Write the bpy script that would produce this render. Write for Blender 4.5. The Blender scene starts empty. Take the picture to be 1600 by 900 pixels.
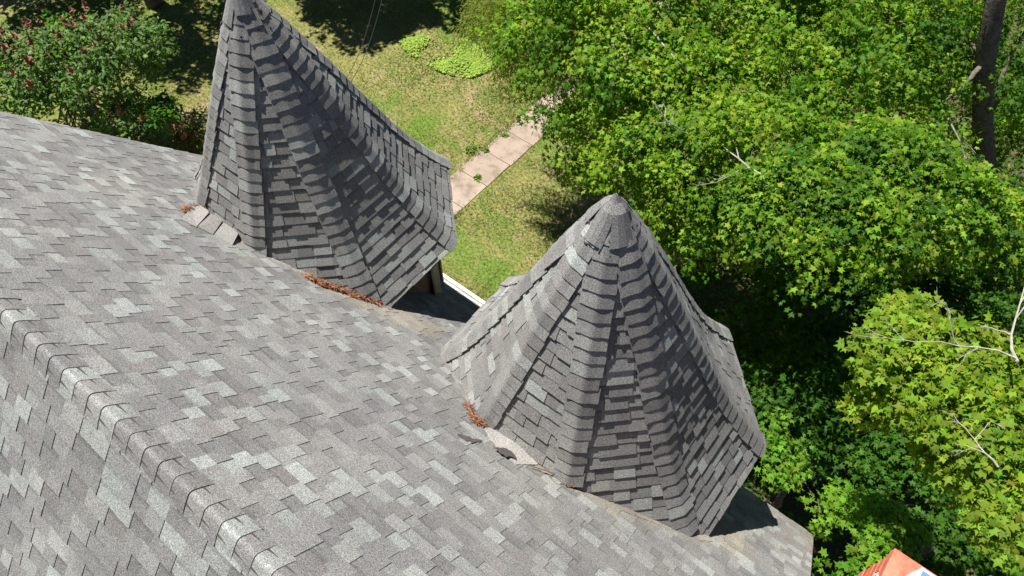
import bpy, math, random
import numpy as np
from mathutils import Vector, Matrix
R_ = math.radians
rnd = random.Random(7)
NP = np.random.RandomState(11)
scene = bpy.context.scene
COL = scene.collection

# ------------------------------------------------------------------ camera
F = 1150.0
Vd = np.array([0, .556, .831]); Vd /= np.linalg.norm(Vd)
Dd = np.array([500., 10., F]); Dd /= np.linalg.norm(Dd)
Hd = Dd - Vd * (Dd @ Vd); PITCH = math.asin(Dd @ Vd); Hd /= np.linalg.norm(Hd)
Zc = -Vd; Yc = Hd; Xc = np.cross(Yc, Zc)
M3 = np.array([Xc, Yc, Zc])
CAM = np.array([0, -.0044, 4.2485])
TP = math.tan(PITCH)
cam = bpy.data.cameras.new("camera"); camo = bpy.data.objects.new("camera", cam); COL.objects.link(camo)
r_, u_, b_ = M3 @ np.array([1, 0, 0]), M3 @ np.array([0, -1, 0]), M3 @ np.array([0, 0, -1])
camo.matrix_world = Matrix(((r_[0], u_[0], b_[0], CAM[0]), (r_[1], u_[1], b_[1], CAM[1]), (r_[2], u_[2], b_[2], CAM[2]), (0, 0, 0, 1)))
cam.sensor_width = 36; cam.lens = F / 1600 * 36; cam.clip_start = .05; cam.clip_end = 3000
scene.camera = camo
scene.render.resolution_x = 1024; scene.render.resolution_y = 576
def at(px, py, z):
    """a point at height z on the sight line of a photograph pixel (used to read positions off the photo)"""
    r = M3 @ np.array([px - 800., py - 450., F]); k = (z - CAM[2]) / r[2]
    return CAM + k * r

# ------------------------------------------------------------------ light
SUN = Vector((.405, -.03, -.912)).normalized()
w = bpy.data.worlds.new("World"); scene.world = w; w.use_nodes = True
nt = w.node_tree; bg = nt.nodes['Background']; sky = nt.nodes.new('ShaderNodeTexSky'); sky.sky_type = 'NISHITA'
sky.sun_disc = False; sky.sun_elevation = math.asin(-SUN.z); sky.sun_rotation = math.atan2(-SUN.x, -SUN.y)
nt.links.new(sky.outputs[0], bg.inputs[0]); bg.inputs[1].default_value = .05; sky.air_density = .5; sky.dust_density = .1; sky.altitude = 1200
sl = bpy.data.lights.new("sun", 'SUN'); sl.energy = 5.0; sl.angle = R_(.53); sl.color = (1, .955, .89)
so = bpy.data.objects.new("sun", sl); COL.objects.link(so); so.rotation_euler = SUN.to_track_quat('-Z', 'Y').to_euler()
vs = scene.view_settings; vs.view_transform = 'Standard'; vs.look = 'None'; vs.exposure = 1.1; vs.gamma = 1; vs.use_curve_mapping = False

# ------------------------------------------------------------------ materials
def mat(name, rough=.85):
    m = bpy.data.materials.new(name); m.use_nodes = True
    b = m.node_tree.nodes['Principled BSDF']; b.inputs['Roughness'].default_value = rough
    b.inputs['Specular IOR Level'].default_value = .3
    return m, m.node_tree.nodes, m.node_tree.links, b
def ramp(n, stops):
    r = n.new('ShaderNodeValToRGB'); e = r.color_ramp.elements
    while len(e) < len(stops): e.new(.5)
    for i, (p, c) in enumerate(stops): e[i].position = p; e[i].color = (*c, 1) if len(c) == 3 else c
    return r
def noise(n, l, scale, detail=3, rough=.5, co=None, dist=0):
    t = n.new('ShaderNodeTexNoise'); t.inputs['Scale'].default_value = scale; t.inputs['Detail'].default_value = detail
    t.inputs['Roughness'].default_value = rough; t.inputs['Distortion'].default_value = dist
    if co is not None: l.new(co, t.inputs['Vector'])
    return t
def mix(n, l, a, b, fac, mode='MIX'):
    m = n.new('ShaderNodeMix'); m.data_type = 'RGBA'; m.blend_type = mode
    for v, s in ((fac, m.inputs[0]), (a, m.inputs[6]), (b, m.inputs[7])):
        if hasattr(v, 'links') or isinstance(v, bpy.types.NodeSocket): l.new(v, s)
        else: s.default_value = v if not isinstance(v, tuple) else (*v, 1)
    return m.outputs[2]
def objco(n): return n.new('ShaderNodeTexCoord').outputs['Object']

def shingle_mat(name, speck=.62):
    m, n, l, b = mat(name, .93)
    b.inputs['Specular IOR Level'].default_value = .15
    at_ = n.new('ShaderNodeAttribute'); at_.attribute_name = 'tint'
    co = objco(n)
    g = noise(n, l, 150, 2, .75, co); g2 = noise(n, l, 60, 3, .7, co); g3 = noise(n, l, 1.1, 5, .6, co)
    r1 = ramp(n, [(.33, (1 - speck,) * 3), (.5, (.98,) * 3), (.68, (1 + speck * 1.35,) * 3)]); l.new(g.outputs[0], r1.inputs[0])
    r2 = ramp(n, [(.3, (.80,) * 3), (.7, (1.2,) * 3)]); l.new(g2.outputs[0], r2.inputs[0])
    r3 = ramp(n, [(.32, (.84, .84, .85)), (.68, (1.10, 1.09, 1.06))]); l.new(g3.outputs[0], r3.inputs[0])
    c = mix(n, l, at_.outputs['Color'], r1.outputs[0], 1.0, 'MULTIPLY')
    c = mix(n, l, c, r2.outputs[0], 1.0, 'MULTIPLY'); c = mix(n, l, c, r3.outputs[0], 1.0, 'MULTIPLY')
    l.new(c, b.inputs['Base Color'])
    bp = n.new('ShaderNodeBump'); bp.inputs['Strength'].default_value = .5; bp.inputs['Distance'].default_value = .004
    l.new(g.outputs[0], bp.inputs['Height']); l.new(bp.outputs[0], b.inputs['Normal'])
    return m
def plain(name, col, rough=.8, var=.25, scale=8, bump=0, metal=0):
    m, n, l, b = mat(name, rough); b.inputs['Metallic'].default_value = metal
    t = noise(n, l, scale, 5, .65, objco(n))
    r = ramp(n, [(.3, tuple(c * (1 - var) for c in col)), (.7, tuple(min(1, c * (1 + var)) for c in col))])
    l.new(t.outputs[0], r.inputs[0]); l.new(r.outputs[0], b.inputs['Base Color'])
    if bump:
        bp = n.new('ShaderNodeBump'); bp.inputs['Distance'].default_value = bump; l.new(t.outputs[0], bp.inputs['Height']); l.new(bp.outputs[0], b.inputs['Normal'])
    return m
def leaf_mat(name, trans=.48, rough=.6):
    m, n, l, b = mat(name, rough); b.inputs['Specular IOR Level'].default_value = .18
    a = n.new('ShaderNodeAttribute'); a.attribute_name = 'tint'
    l.new(a.outputs['Color'], b.inputs['Base Color'])
    tr = n.new('ShaderNodeBsdfTranslucent')
    tc = mix(n, l, a.outputs['Color'], (1.25, 1.5, .35), 1.0, 'MULTIPLY'); l.new(tc, tr.inputs[0])
    ms = n.new('ShaderNodeMixShader'); ms.inputs[0].default_value = trans
    l.new(b.outputs[0], ms.inputs[1]); l.new(tr.outputs[0], ms.inputs[2]); l.new(ms.outputs[0], n['Material Output'].inputs[0])
    return m
def tint_mat(name, rough=.85):
    m, n, l, b = mat(name, rough); a = n.new('ShaderNodeAttribute'); a.attribute_name = 'tint'
    t = noise(n, l, 30, 4, .6, objco(n)); r = ramp(n, [(.3, (.7,) * 3), (.7, (1.25,) * 3)]); l.new(t.outputs[0], r.inputs[0])
    l.new(mix(n, l, a.outputs['Color'], r.outputs[0], 1.0, 'MULTIPLY'), b.inputs['Base Color']); return m
SH = shingle_mat('asphalt_shingle'); LEAF = leaf_mat('leaf'); TINT = tint_mat('tinted_matter')
BARK = plain('bark', (.12, .10, .08), .95, .5, 14, .02)
DEAD = plain('dead_wood', (.30, .285, .26), .9, .3, 20)
TWIG = plain('twig_bark', (.14, .11, .08), .9, .3, 20)
TAR = plain('roofing_tar', (.075, .068, .066), .7, .3, 30, .003)
WHITE = plain('white_painted_metal', (.72, .71, .68), .5, .12, 6)
WOODTAN = plain('weathered_tan_wood', (.42, .37, .27), .85, .35, 9)
SIDING = plain('brown_siding', (.24, .17, .11), .85, .3, 7)
SOFFIT = plain('dark_soffit', (.06, .05, .04), .9, .2, 6)
CABLE = plain('black_cable', (.03, .03, .03), .6, .1, 5)

# ------------------------------------------------------------------ mesh builder
class MB:
    def __init__(s): s.v = []; s.f = []; s.c = []
    def add(s, vs, fs, col=(.2, .2, .2)):
        o = len(s.v); s.v += [tuple(map(float, p)) for p in vs]
        for f in fs: s.f.append([i + o for i in f]); s.c.append(col)
    def box(s, c, d, ax=None, col=(.2, .2, .2)):
        ax = ax or ((1, 0, 0), (0, 1, 0), (0, 0, 1)); c = np.array(c, float); A = [np.array(a, float) * h / 2 for a, h in zip(ax, d)]
        P = [c + i * A[0] + j * A[1] + k * A[2] for i in (-1, 1) for j in (-1, 1) for k in (-1, 1)]
        s.add(P, [(0, 1, 3, 2), (4, 6, 7, 5), (0, 4, 5, 1), (2, 3, 7, 6), (0, 2, 6, 4), (1, 5, 7, 3)], col)
    def tube(s, pts, rad, n=7, col=(.2, .2, .2)):
        pts = [Vector(p) for p in pts]; rings = []; up = Vector((.3, .2, .93))
        for i, p in enumerate(pts):
            t = (pts[min(i + 1, len(pts) - 1)] - pts[max(i - 1, 0)]).normalized()
            a = t.cross(up); a = a.normalized() if a.length > .1 else t.cross(Vector((1, 0, 0))).normalized(); b = t.cross(a)
            r = rad[i] if isinstance(rad, (list, tuple)) else rad
            rings.append([p + (a * math.cos(6.2832 * k / n) + b * math.sin(6.2832 * k / n)) * r for k in range(n)])
        V = [q for rg in rings for q in rg]; Fs = []
        for i in range(len(pts) - 1):
            for k in range(n): Fs.append((i * n + k, i * n + (k + 1) % n, (i + 1) * n + (k + 1) % n, (i + 1) * n + k))
        Fs += [tuple(range(n))[::-1], tuple(range((len(pts) - 1) * n, len(pts) * n))]
        s.add(V, Fs, col)
    def build(s, name, material, parent=None, smooth=False):
        me = bpy.data.meshes.new(name); me.from_pydata(s.v, [], s.f); me.materials.append(material)
        ca = me.color_attributes.new('tint', 'FLOAT_COLOR', 'CORNER')
        n = [len(f) for f in s.f]; arr = np.ones((sum(n), 4), 'f'); arr[:, :3] = np.repeat(np.array(s.c, 'f'), n, axis=0)
        ca.data.foreach_set('color', arr.ravel())
        if smooth: me.polygons.foreach_set('use_smooth', [True] * len(me.polygons))
        me.update(); o = bpy.data.objects.new(name, me); COL.objects.link(o); o.parent = parent; return o
def tag(o, label=None, cat=None, group=None, kind=None):
    if label: o['label'] = label
    if cat: o['category'] = cat
    if group: o['group'] = group
    if kind: o['kind'] = kind
    return o
def empty(name, loc=(0, 0, 0)):
    o = bpy.data.objects.new(name, None); COL.objects.link(o); o.location = loc; o.empty_display_size = .3; return o
def keep(parent, *objs):
    """parent finished world-space meshes without moving them"""
    for o in objs:
        o.parent = parent; o.matrix_parent_inverse = Matrix.Translation(parent.location).inverted()

# ------------------------------------------------------------------ ground
ZG = -11.0
def ground_mat():
    m, n, l, b = mat('lawn', .95); b.inputs['Specular IOR Level'].default_value = .1
    co = objco(n)
    big = noise(n, l, .33, 5, .6, co, .4); mid = noise(n, l, 1.6, 6, .68, co, .6); fine = noise(n, l, 13, 6, .8, co); pat = noise(n, l, .75, 5, .65, co, .8)
    r = ramp(n, [(.30, (.055, .085, .016)), (.43, (.095, .115, .028)), (.55, (.15, .145, .048)), (.68, (.22, .185, .09))]); l.new(mid.outputs[0], r.inputs[0])
    bf = ramp(n, [(.3, (0, 0, 0)), (.7, (.8,) * 3)]); l.new(big.outputs[0], bf.inputs[0]); g = mix(n, l, r.outputs[0], (.20, .19, .07), bf.outputs[0])
    fr = ramp(n, [(.32, (.30, .34, .25)), (.5, (1, 1, 1)), (.68, (1.8, 1.75, 1.6))]); l.new(fine.outputs[0], fr.inputs[0])
    pr = ramp(n, [(.54, (0, 0, 0)), (.66, (.8,) * 3)]); l.new(pat.outputs[0], pr.inputs[0])
    g = mix(n, l, g, (.27, .20, .125), pr.outputs[0])
    gp_ = noise(n, l, .5, 5, .6, co, .5); gr_ = ramp(n, [(.5, (0, 0, 0)), (.62, (.8,) * 3)]); l.new(gp_.outputs[0], gr_.inputs[0]); g = mix(n, l, g, (.085, .15, .022), gr_.outputs[0])
    g = mix(n, l, g, fr.outputs[0], 1.0, 'MULTIPLY')
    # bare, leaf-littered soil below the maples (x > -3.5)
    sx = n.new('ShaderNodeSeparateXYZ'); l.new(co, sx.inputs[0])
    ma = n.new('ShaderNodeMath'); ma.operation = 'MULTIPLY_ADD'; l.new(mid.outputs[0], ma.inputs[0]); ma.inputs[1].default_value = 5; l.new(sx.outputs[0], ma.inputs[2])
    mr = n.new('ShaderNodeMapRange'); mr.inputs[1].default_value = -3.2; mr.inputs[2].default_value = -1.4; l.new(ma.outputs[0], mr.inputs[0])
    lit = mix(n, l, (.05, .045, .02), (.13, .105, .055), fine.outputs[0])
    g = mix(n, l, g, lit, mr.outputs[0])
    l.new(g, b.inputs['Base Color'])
    bp = n.new('ShaderNodeBump'); bp.inputs['Distance'].default_value = .04; bp.inputs['Strength'].default_value = .8; l.new(fine.outputs[0], bp.inputs['Height']); l.new(bp.outputs[0], b.inputs['Normal'])
    return m
g = MB(); S = 600; g.add([(-S, -S, ZG), (S, -S, ZG), (S, S, ZG), (-S, S, ZG)], [(0, 1, 2, 3)]); go = g.build('ground', ground_mat()); tag(go, kind='structure')

# concrete path: slabs running away from the house
def path_mat():
    m, n, l, b = mat('path_concrete', .92); co = objco(n); t = noise(n, l, 2.2, 6, .65, co); f = noise(n, l, 45, 3, .6, co); at_ = n.new('ShaderNodeAttribute'); at_.attribute_name = 'tint'
    r = ramp(n, [(.32, (.58, .55, .50)), (.5, (1, 1, 1)), (.7, (1.2, 1.18, 1.15))]); l.new(t.outputs[0], r.inputs[0]); r2 = ramp(n, [(.3, (.82,) * 3), (.7, (1.15,) * 3)]); l.new(f.outputs[0], r2.inputs[0])
    c = mix(n, l, at_.outputs['Color'], r.outputs[0], 1.0, 'MULTIPLY'); l.new(mix(n, l, c, r2.outputs[0], 1.0, 'MULTIPLY'), b.inputs['Base Color']); return m
pm = MB(); y = 5.2; k = 0
while y < 24:
    L = .98; j = rnd.uniform(-.02, .02); tz = rnd.uniform(0, .012)
    c = rnd.choice([(.26, .205, .165), (.285, .228, .185), (.235, .19, .155)])
    x0, x1 = -9.95 + j + (y-9)*.015, -8.95 + j+ (y-9)*.015
    pm.add([(x0, y, ZG + .02), (x1, y, ZG + .02), (x1, y + L, ZG + .02 + tz), (x0, y + L, ZG + .02 + tz), (x0, y, ZG - .1), (x1, y, ZG - .1), (x1, y + L, ZG - .1), (x0, y + L, ZG - .1)],
           [(0, 1, 2, 3), (0, 4, 5, 1), (1, 5, 6, 2), (2, 6, 7, 3), (3, 7, 4, 0)], c)
    y += 1.0
tag(pm.build('path', path_mat()), kind='structure')

# ------------------------------------------------------------------ shingles
PAL = [((.168, .168, .166), 9), ((.184, .184, .181), 9), ((.152, .152, .150), 6), ((.162, .156, .153), 2.5), ((.205, .207, .202), 6), ((.228, .238, .231), 5), ((.25, .266, .257), 2.0)]
PC = [p[0] for p in PAL]; PW = [p[1] for p in PAL]
def shcol(k=1., tan=0.):
    c = rnd.choices(PC, PW)[0]; j = rnd.uniform(.94, 1.06) * k
    c = [x * j for x in c]; t = (.23, .205, .16)
    return tuple(a * (1 - tan) + b * tan for a, b in zip(c, t))
def cell(mb, P, a0, a1, b0, b1, v0, v1, h0, h1, col, base=-.004, curl=0, band=0):
    """one tab: a0..a1 along the top edge v0, b0..b1 along the butt edge v1"""
    T = [P(a0, v0, h0), P(a1, v0, h0), P(b1, v1, h1 + curl), P(b0, v1, h1)]
    B = [P(a0, v0, base), P(a1, v0, base), P(b1, v1, base), P(b0, v1, base)]
    if band:   # printed darker band of the lower laminate, along the top of its exposed part
        f = band; A = [T[0][i] * (1 - f) + T[3][i] * f for i in range(3)], [T[1][i] * (1 - f) + T[2][i] * f for i in range(3)]
        dc = tuple(c * .80 for c in col)
        mb.add(T + [A[0], A[1]], [(0, 4, 5, 1)], dc); mb.add(T + B + [A[0], A[1]], [(8, 3, 2, 9)], col)
        mb.add(T + B, [(3, 7, 6, 2), (0, 4, 7, 3), (1, 2, 6, 5)], col)
    else:
        mb.add(T + B, [(0, 3, 2, 1), (3, 7, 6, 2), (0, 4, 7, 3), (1, 2, 6, 5)], col)
def courses(mb, P, v0, v1, expo, width, h_low, h_high, col, keepf=None, wob=.002, over=.012, tabw=(.08, .215)):
    v = v0; k = 0
    while v < v1 - .01:
        vb = min(v + expo, v1); u0a, u1a = width(v); u0b, u1b = width(vb)
        u = min(u0a, u0b) - rnd.uniform(0, .25); hi = rnd.random() < .5
        um = max(u1a, u1b)
        while u < um:
            wd = rnd.uniform(*tabw); ue = u + wd
            a0, a1 = max(u, u0a), min(ue, u1a); b0, b1 = max(u, u0b), min(ue, u1b)
            if a1 - a0 > .004 or b1 - b0 > .004:
                a1 = max(a1, a0 + 1e-4); b1 = max(b1, b0 + 1e-4)
                if a0 > u1a: a0 = a1 = u1a
                if b0 > u1b: b0 = b1 = u1b
                ww = rnd.uniform(-wob, wob)
                if keepf is None or keepf((b0 + b1) / 2, vb):
                    h = (h_high if hi else h_low)
                    cell(mb, P, a0, a1, b0, b1, max(v - over, v0 - over), vb + ww, .001 + (h - h_low) * .75, h + rnd.uniform(0, .001), col((b0 + b1) / 2, vb, hi), curl=rnd.uniform(-.001, .001), band=0 if hi or rnd.random() < .15 else rnd.uniform(.26, .38))
            u = ue; hi = (not hi) if rnd.random() < .8 else hi
        v = vb; k += 1

# house: ridge runs along X at z = 0, y = 0
X0, X1 = -8.5, 1.39
cp, sp = math.cos(PITCH), math.sin(PITCH)
YE = 4.38
house = empty('house', (-3.5, 0, ZG)); tag(house, 'large grey shingled house with two pointed turrets at its eave, seen from above', 'house')
RV = .11                      # the ridge sits this far above the slope's zero line
RY, RZ = -RV * cp, RV * sp
def slope_P(side):
    def P(u, v, h):
        return (u, v * cp + h * sp, -v * sp + h * cp) if side > 0 else (u, RY - v * cp - h * sp, RZ - v * sp + h * cp)
    return P
EXPO = .142
# tan dirt that has gathered below the turret feet
STAIN = [((-.6, 2.35), .22), ((-.25, 2.65), .26), ((.1, 2.9), .32), ((.45, 3.15), .36), ((-.4, 2.5), .22), ((-4.6, 2.45), .2), ((-4.3, 2.65), .25), ((-4.0, 2.85), .32), ((-3.7, 3.0), .3)]
def stain(x, y):
    s = 0
    for (a, b), r in STAIN: s = max(s, 1 - math.hypot(x - a, y - b) / r)
    return min(.6, max(0, s) * 1.2 + (.3 * min(1,max(0, (y - 3.3) / .8)) if x > -.2 else 0))
P1 = slope_P(1)
mb = MB(); LV = YE / cp
courses(mb, P1, .03 - RV, LV, EXPO, lambda v: (X0, X1), .006, .0112, lambda u, v, hi: shcol(1.06 if hi else .98, stain(u, v * cp)))
slope1 = mb.build('roof_slope', SH, None)
mb = MB(); P2 = slope_P(-1)
courses(mb, P2, .03, 7.2, EXPO, lambda v: (X0, X1), .006, .0115, lambda u, v, hi: shcol(1.06 if hi else .98))
slope2 = mb.build('roof_slope', SH, None)
# decks below the shingles, fascia, walls
dk = MB()
for sd, L in ((1, LV - .01), (-1, 7.19)):
    P0_ = slope_P(sd); P = (lambda u, v, h, Q=P0_, s0=(-RV if sd > 0 else 0): Q(u, v if v else s0, h))
    dk.add([P(X0 + .01, 0, -.006), P(X1 - .01, 0, -.006), P(X1 - .01, L, -.006), P(X0 + .01, L, -.006), P(X0 + .01, 0, -.09), P(X1 - .01, 0, -.09), P(X1 - .01, L, -.09), P(X0 + .01, L, -.09)],
           [(0, 1, 2, 3), (4, 7, 6, 5), (0, 4, 5, 1), (3, 2, 6, 7), (1, 5, 6, 2), (0, 3, 7, 4)], (.1, .09, .08))
deck = dk.build('roof_deck', SOFFIT)
wl = MB(); yb = 4.15; zb = -yb * TP
wx0, wx1 = X0 + .3, X1 - .3
for x in (wx0, wx1):
    wl.add([(x, -4.6, ZG), (x, yb, ZG), (x, yb, zb - .1), (x, 0, -.14), (x, -4.6, -4.6 * TP - .1)], [(0, 1, 2, 3, 4)])
wl.add([(wx0, yb, ZG), (wx1, yb, ZG), (wx1, yb, zb - .1), (wx0, yb, zb - .1)], [(0, 1, 2, 3)])
wl.add([(wx0, -4.6, ZG), (wx1, -4.6, ZG), (wx1, -4.6, -5.5), (wx0, -4.6, -5.5)], [(0, 1, 2, 3)])
wall = wl.build('wall', SIDING)
gt = MB()
# open K-profile gutter along the eave
PY, PZ, PX0, PX1 = 5.36, -7.28, -7.4, -2.7
pr_ = MB(); SLP = .22
def PPo(u, v, h): return (u, 4.1 + v, PZ + (PY - 4.1 - v) * SLP + h)
courses(pr_, PPo, 0, PY - 4.1, .142, lambda v: (PX0, PX1), .006, .012, lambda u, v, hi: shcol(.9))
pr_.add([(PX0, 4.1, PZ + 1.26 * SLP - .01), (PX1, 4.1, PZ + 1.26 * SLP - .01), (PX1, PY, PZ - .01), (PX0, PY, PZ - .01), (PX0, 4.1, PZ - .12), (PX1, 4.1, PZ - .12), (PX1, PY, PZ - .12), (PX0, PY, PZ - .12)], [(0, 1, 2, 3), (4, 7, 6, 5), (0, 4, 5, 1), (1, 5, 6, 2), (2, 6, 7, 3), (3, 7, 4, 0)])
porch = pr_.build('porch_roof', SH)
gy, ge = PY, PZ
prof = [(gy - .01, ge - .02), (gy - .01, ge - .11), (gy + .10, ge - .11), (gy + .13, ge - .03), (gy + .13, ge + .008), (gy + .07, ge + .008), (gy + .07, ge - .028), (gy + .06, ge - .098), (gy + .004, ge - .098), (gy + .004, ge - .02)]
V = [(x, a, b) for x in (PX0, PX1) for a, b in prof]; n_ = len(prof)
gt.add(V, [(i, (i + 1) % n_, n_ + (i + 1) % n_, n_ + i) for i in range(n_)] + [tuple(range(n_)), tuple(range(n_, 2 * n_))[::-1]])
gut = gt.build('gutter', WHITE)

# ridge caps
def cap(mb, p0, p1, sa, sb, wa, wb, na, nb, h0, h1, rr, col, drop=.35):
    """folded cap from p0 (upper end) to p1 (exposed butt end); sa, sb = unit directions down each side, na, nb = normals of the two sides"""
    sa, sb, na, nb = Vector(sa), Vector(sb), Vector(na), Vector(nb)
    def sec(p, h):
        p = Vector(p); k = 1 / max(.3, na.dot((na + nb).normalized())); apx = p + (na + nb).normalized() * h * k
        A, B = apx + sa * rr, apx + sb * rr; out = [apx + sa * wa - na * h * drop, apx + sa * (rr + wa) * .5]
        for i in range(7):
            t = i / 6; out.append(A * (1 - t) ** 2 + apx * 2 * t * (1 - t) + B * t * t)
        return out + [apx + sb * (rr + wb) * .5, apx + sb * wb - nb * h * drop]
    A, B = sec(p0, h0), sec(p1, h1); n = len(A); N = [na, na] + [na.lerp(nb, i / 6) for i in range(7)] + [nb, nb]
    Bb = [b - N[i] * .014 for i, b in enumerate(B)]; Ab = [a - N[i] * .014 for i, a in enumerate(A)]
    mb.add(A + B + Bb + Ab, [(i, i + 1, n + i + 1, n + i) for i in range(n - 1)] + [(n + i, n + i + 1, 2 * n + i + 1, 2 * n + i) for i in range(n - 1)]
           + [(0, n, 2 * n, 3 * n), (n - 1, 4 * n - 1, 3 * n - 1, 2 * n - 1)], col)
rc = MB(); x = X0
while x < X1 - .02:
    w1 = .19 + rnd.uniform(-.012, .012); e = min(.141, X1 - x); hh = rnd.uniform(-.001, .002)
    j = rnd.uniform(-.008, .008)
    cap(rc, (x - .02, RY, RZ), (x + e + rnd.uniform(-.003, .003), RY, RZ), (0, cp, -sp), (0, -cp, -sp), w1 + j, w1 - j - .01, (0, sp, cp), (0, -sp, cp), .012, .0172 + hh, .042, shcol(1.02))
    x += e
ridge = rc.build('ridge_cap', SH)
keep(house, slope1, slope2, deck, wall, gut, ridge, porch)

# ------------------------------------------------------------------ turrets
PRO_F = [0, .06, .15, .30, .50, .70, .80, .88, .95, 1.0]
PRO_R = [.02, .085, .175, .31, .475, .645, .745, .84, .925, 1.0]
ZE = -3.38; RC = 1.92; AP = RC * math.cos(R_(22.5))
def turret(cx, shift, ztop, label, seed):
    rnd.seed(seed)
    t = tag(empty('turret', (cx, 3.34, ZE)), label); cy = 3.34
    keep(house, t); t.location = (cx, 3.34, ZE)
    H = ztop - ZE
    fs = np.linspace(0, 1, 161); rs = np.interp(fs, PRO_F, PRO_R)
    ks = np.ones(9) / 9; rp = np.concatenate([np.full(4, rs[0]) , rs, rs[-1] + (rs[-1]-rs[-2])*np.arange(1,5)]); rs = np.convolve(rp, ks, 'valid')
    zs = ztop - fs * H; ra = rs * AP
    arc = np.concatenate([[0], np.cumsum(np.hypot(np.diff(ra), np.diff(zs)))]); LT = arc[-1]
    def prof_at(v):
        v = max(0, min(v, LT)); return np.interp(v, arc, ra), np.interp(v, arc, zs), np.interp(v, arc, fs)
    def axis(f): return np.array([cx + shift * (1 - f), cy])
    def nrm_at(v):
        a, b = prof_at(v - .06), prof_at(v + .06); d = np.array([b[0] - a[0], b[1] - a[1]]); d /= np.linalg.norm(d); return np.array([-d[1], d[0]])
    T22 = math.tan(R_(22.5))
    mb = MB()
    for k in range(8):
        th = R_(45 * k); nd = np.array([math.cos(th), math.sin(th)]); td = np.array([-math.sin(th), math.cos(th)])
        def P(u, v, h):
            r, z, f = prof_at(v); n2 = nrm_at(v); a = axis(f); q = a + nd * (r + h * n2[0]) + td * u; return (q[0], q[1], z + h * n2[1])
        def width(v):
            r, z, f = prof_at(v); q = r * T22 - min(.045, r * .2); return (-q, q)
        def kf(u, v):
            p = P(u, v, 0); return p[2] > -TP * p[1] - .25
        courses(mb, P, .12, LT, .137, width, .014, .0225, lambda u, v, hi: shcol(1.03 if hi else .96), kf, .006, tabw=(.11, .26))
    keepers = [mb.build('shingled_roof', SH)]
    # hip caps
    for k in range(8):
        th = R_(22.5 + 45 * k); hd = np.array([math.cos(th), math.sin(th)]); hm = MB()
        c8 = 1 / math.cos(R_(22.5)); na = R_(45 * k); nb = R_(45 * (k + 1))
        def HP(v):
            r, z, f = prof_at(v); a = axis(f) + hd * r * c8; return Vector((a[0], a[1], z))
        v = .16 + .03 * (k % 3); i = 0
        while v < LT - .02:
            e = min(.134 + rnd.uniform(-.008, .008), LT + .012 - v); p0, p1 = HP(v - .02), HP(v + e)
            if p1.z < -TP * p1.y - .12: break
            tg = (p1 - p0).normalized(); n2 = nrm_at(v + e / 2)
            n_a = Vector((math.cos(na) * n2[0], math.sin(na) * n2[0], n2[1])); n_b = Vector((math.cos(nb) * n2[0], math.sin(nb) * n2[0], n2[1]))
            sa = tg.cross(n_a); sa = sa if sa.dot(Vector((-math.sin(th), math.cos(th), 0))) < 0 else -sa
            sb = tg.cross(n_b); sb = sb if sb.dot(Vector((-math.sin(th), math.cos(th), 0))) > 0 else -sb
            rloc = prof_at(v + e)[0]; wmx = min(.15, rloc * T22 * .93 + .012)
            nr = (n_a + n_b).normalized()
            jw = rnd.uniform(-.012, .012); lift = .018 + rnd.uniform(0, .007)
            cap(hm, p0 + nr * .004, p1 + nr * .004, sa.normalized(), sb.normalized(), wmx + jw * min(1, wmx / .15), wmx - jw * min(1, wmx / .15), n_a, n_b, .018 + .0007 * k, lift + .007 + .0007 * k, min(.03, wmx * .5), shcol(1.02), -rnd.uniform(-.1, .35))
            v += e; i += 1
        keepers.append(hm.build('hip_cap', SH))
    # apex flaps and sealant
    am = MB()
    for i in range(6):
        th = i * 2 * math.pi / 6 + .35 + rnd.uniform(-.12, .12); w = rnd.uniform(.44, .56); Lq = .22 + rnd.uniform(-.05, .08); pts = []
        for zz, ww in ((-.07, .56), (-.01, .56), (.05, .55), (.12, w), (Lq, w * rnd.uniform(.6, .95))):
            rr = .004 if zz < -.05 else .042 if zz < 0 else np.interp(ztop - zz, zs[::-1], ra[::-1]) * 1.05 + .018 + .0035 * i
            for q in (-1, -.33, .33, 1):
                an = th + q * ww; pts.append((cx + shift + math.cos(an) * rr, cy + math.sin(an) * rr, ztop - zz * (1.06 if q in (-1, 1) else 1) + .01 + .003 * i))
        am.add(pts, [(4 * j + k, 4 * j + k + 1, 4 * j + k + 5, 4 * j + k + 4) for j in range(4) for k in range(3)], shcol(1.0))
    ap = am.build('apex_flaps', SH); md = ap.modifiers.new('thick', 'SOLIDIFY'); md.thickness = .008; md.offset = -1; keepers.append(ap)
    for i in range(22):
        sm = MB()
        th = rnd.uniform(-2.6, .5); rr = rnd.uniform(.06, .2); z = ztop - .02 - (rr - .05) * 1.75
        a, b_ = rnd.uniform(.010, .026), rnd.uniform(.010, .03)
        z = ztop - .06 - rnd.random() * .3; rr = np.interp(z, zs[::-1], ra[::-1]) * 1.06 + .036; cc = Vector((cx + shift + math.cos(th) * rr, cy + math.sin(th) * rr, z)); nn = Vector((math.cos(th) * .87, math.sin(th) * .87, .5)); t1 = nn.cross(Vector((0, 0, 1))).normalized(); t2 = nn.cross(t1)
        ring = [cc + t1 * math.cos(q) * a + t2 * math.sin(q) * b_ for q in np.linspace(0, 6.28, 8)[:-1]]
        sm.add(ring + [cc + nn * .008], [(j, (j + 1) % 7, 7) for j in range(7)])
        keepers.append(sm.build('sealant_dab', TAR))
    # eave underside, fascia, body with corner boards and windows
    em = MB(); ring = [(cx + RC * math.cos(R_(22.5 + 45 * k)) * .992, cy + RC * math.sin(R_(22.5 + 45 * k)) * .992) for k in range(8)]
    rin = [(cx + (a - cx) * .72, cy + (b - cy) * .72) for a, b in ring]
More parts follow.
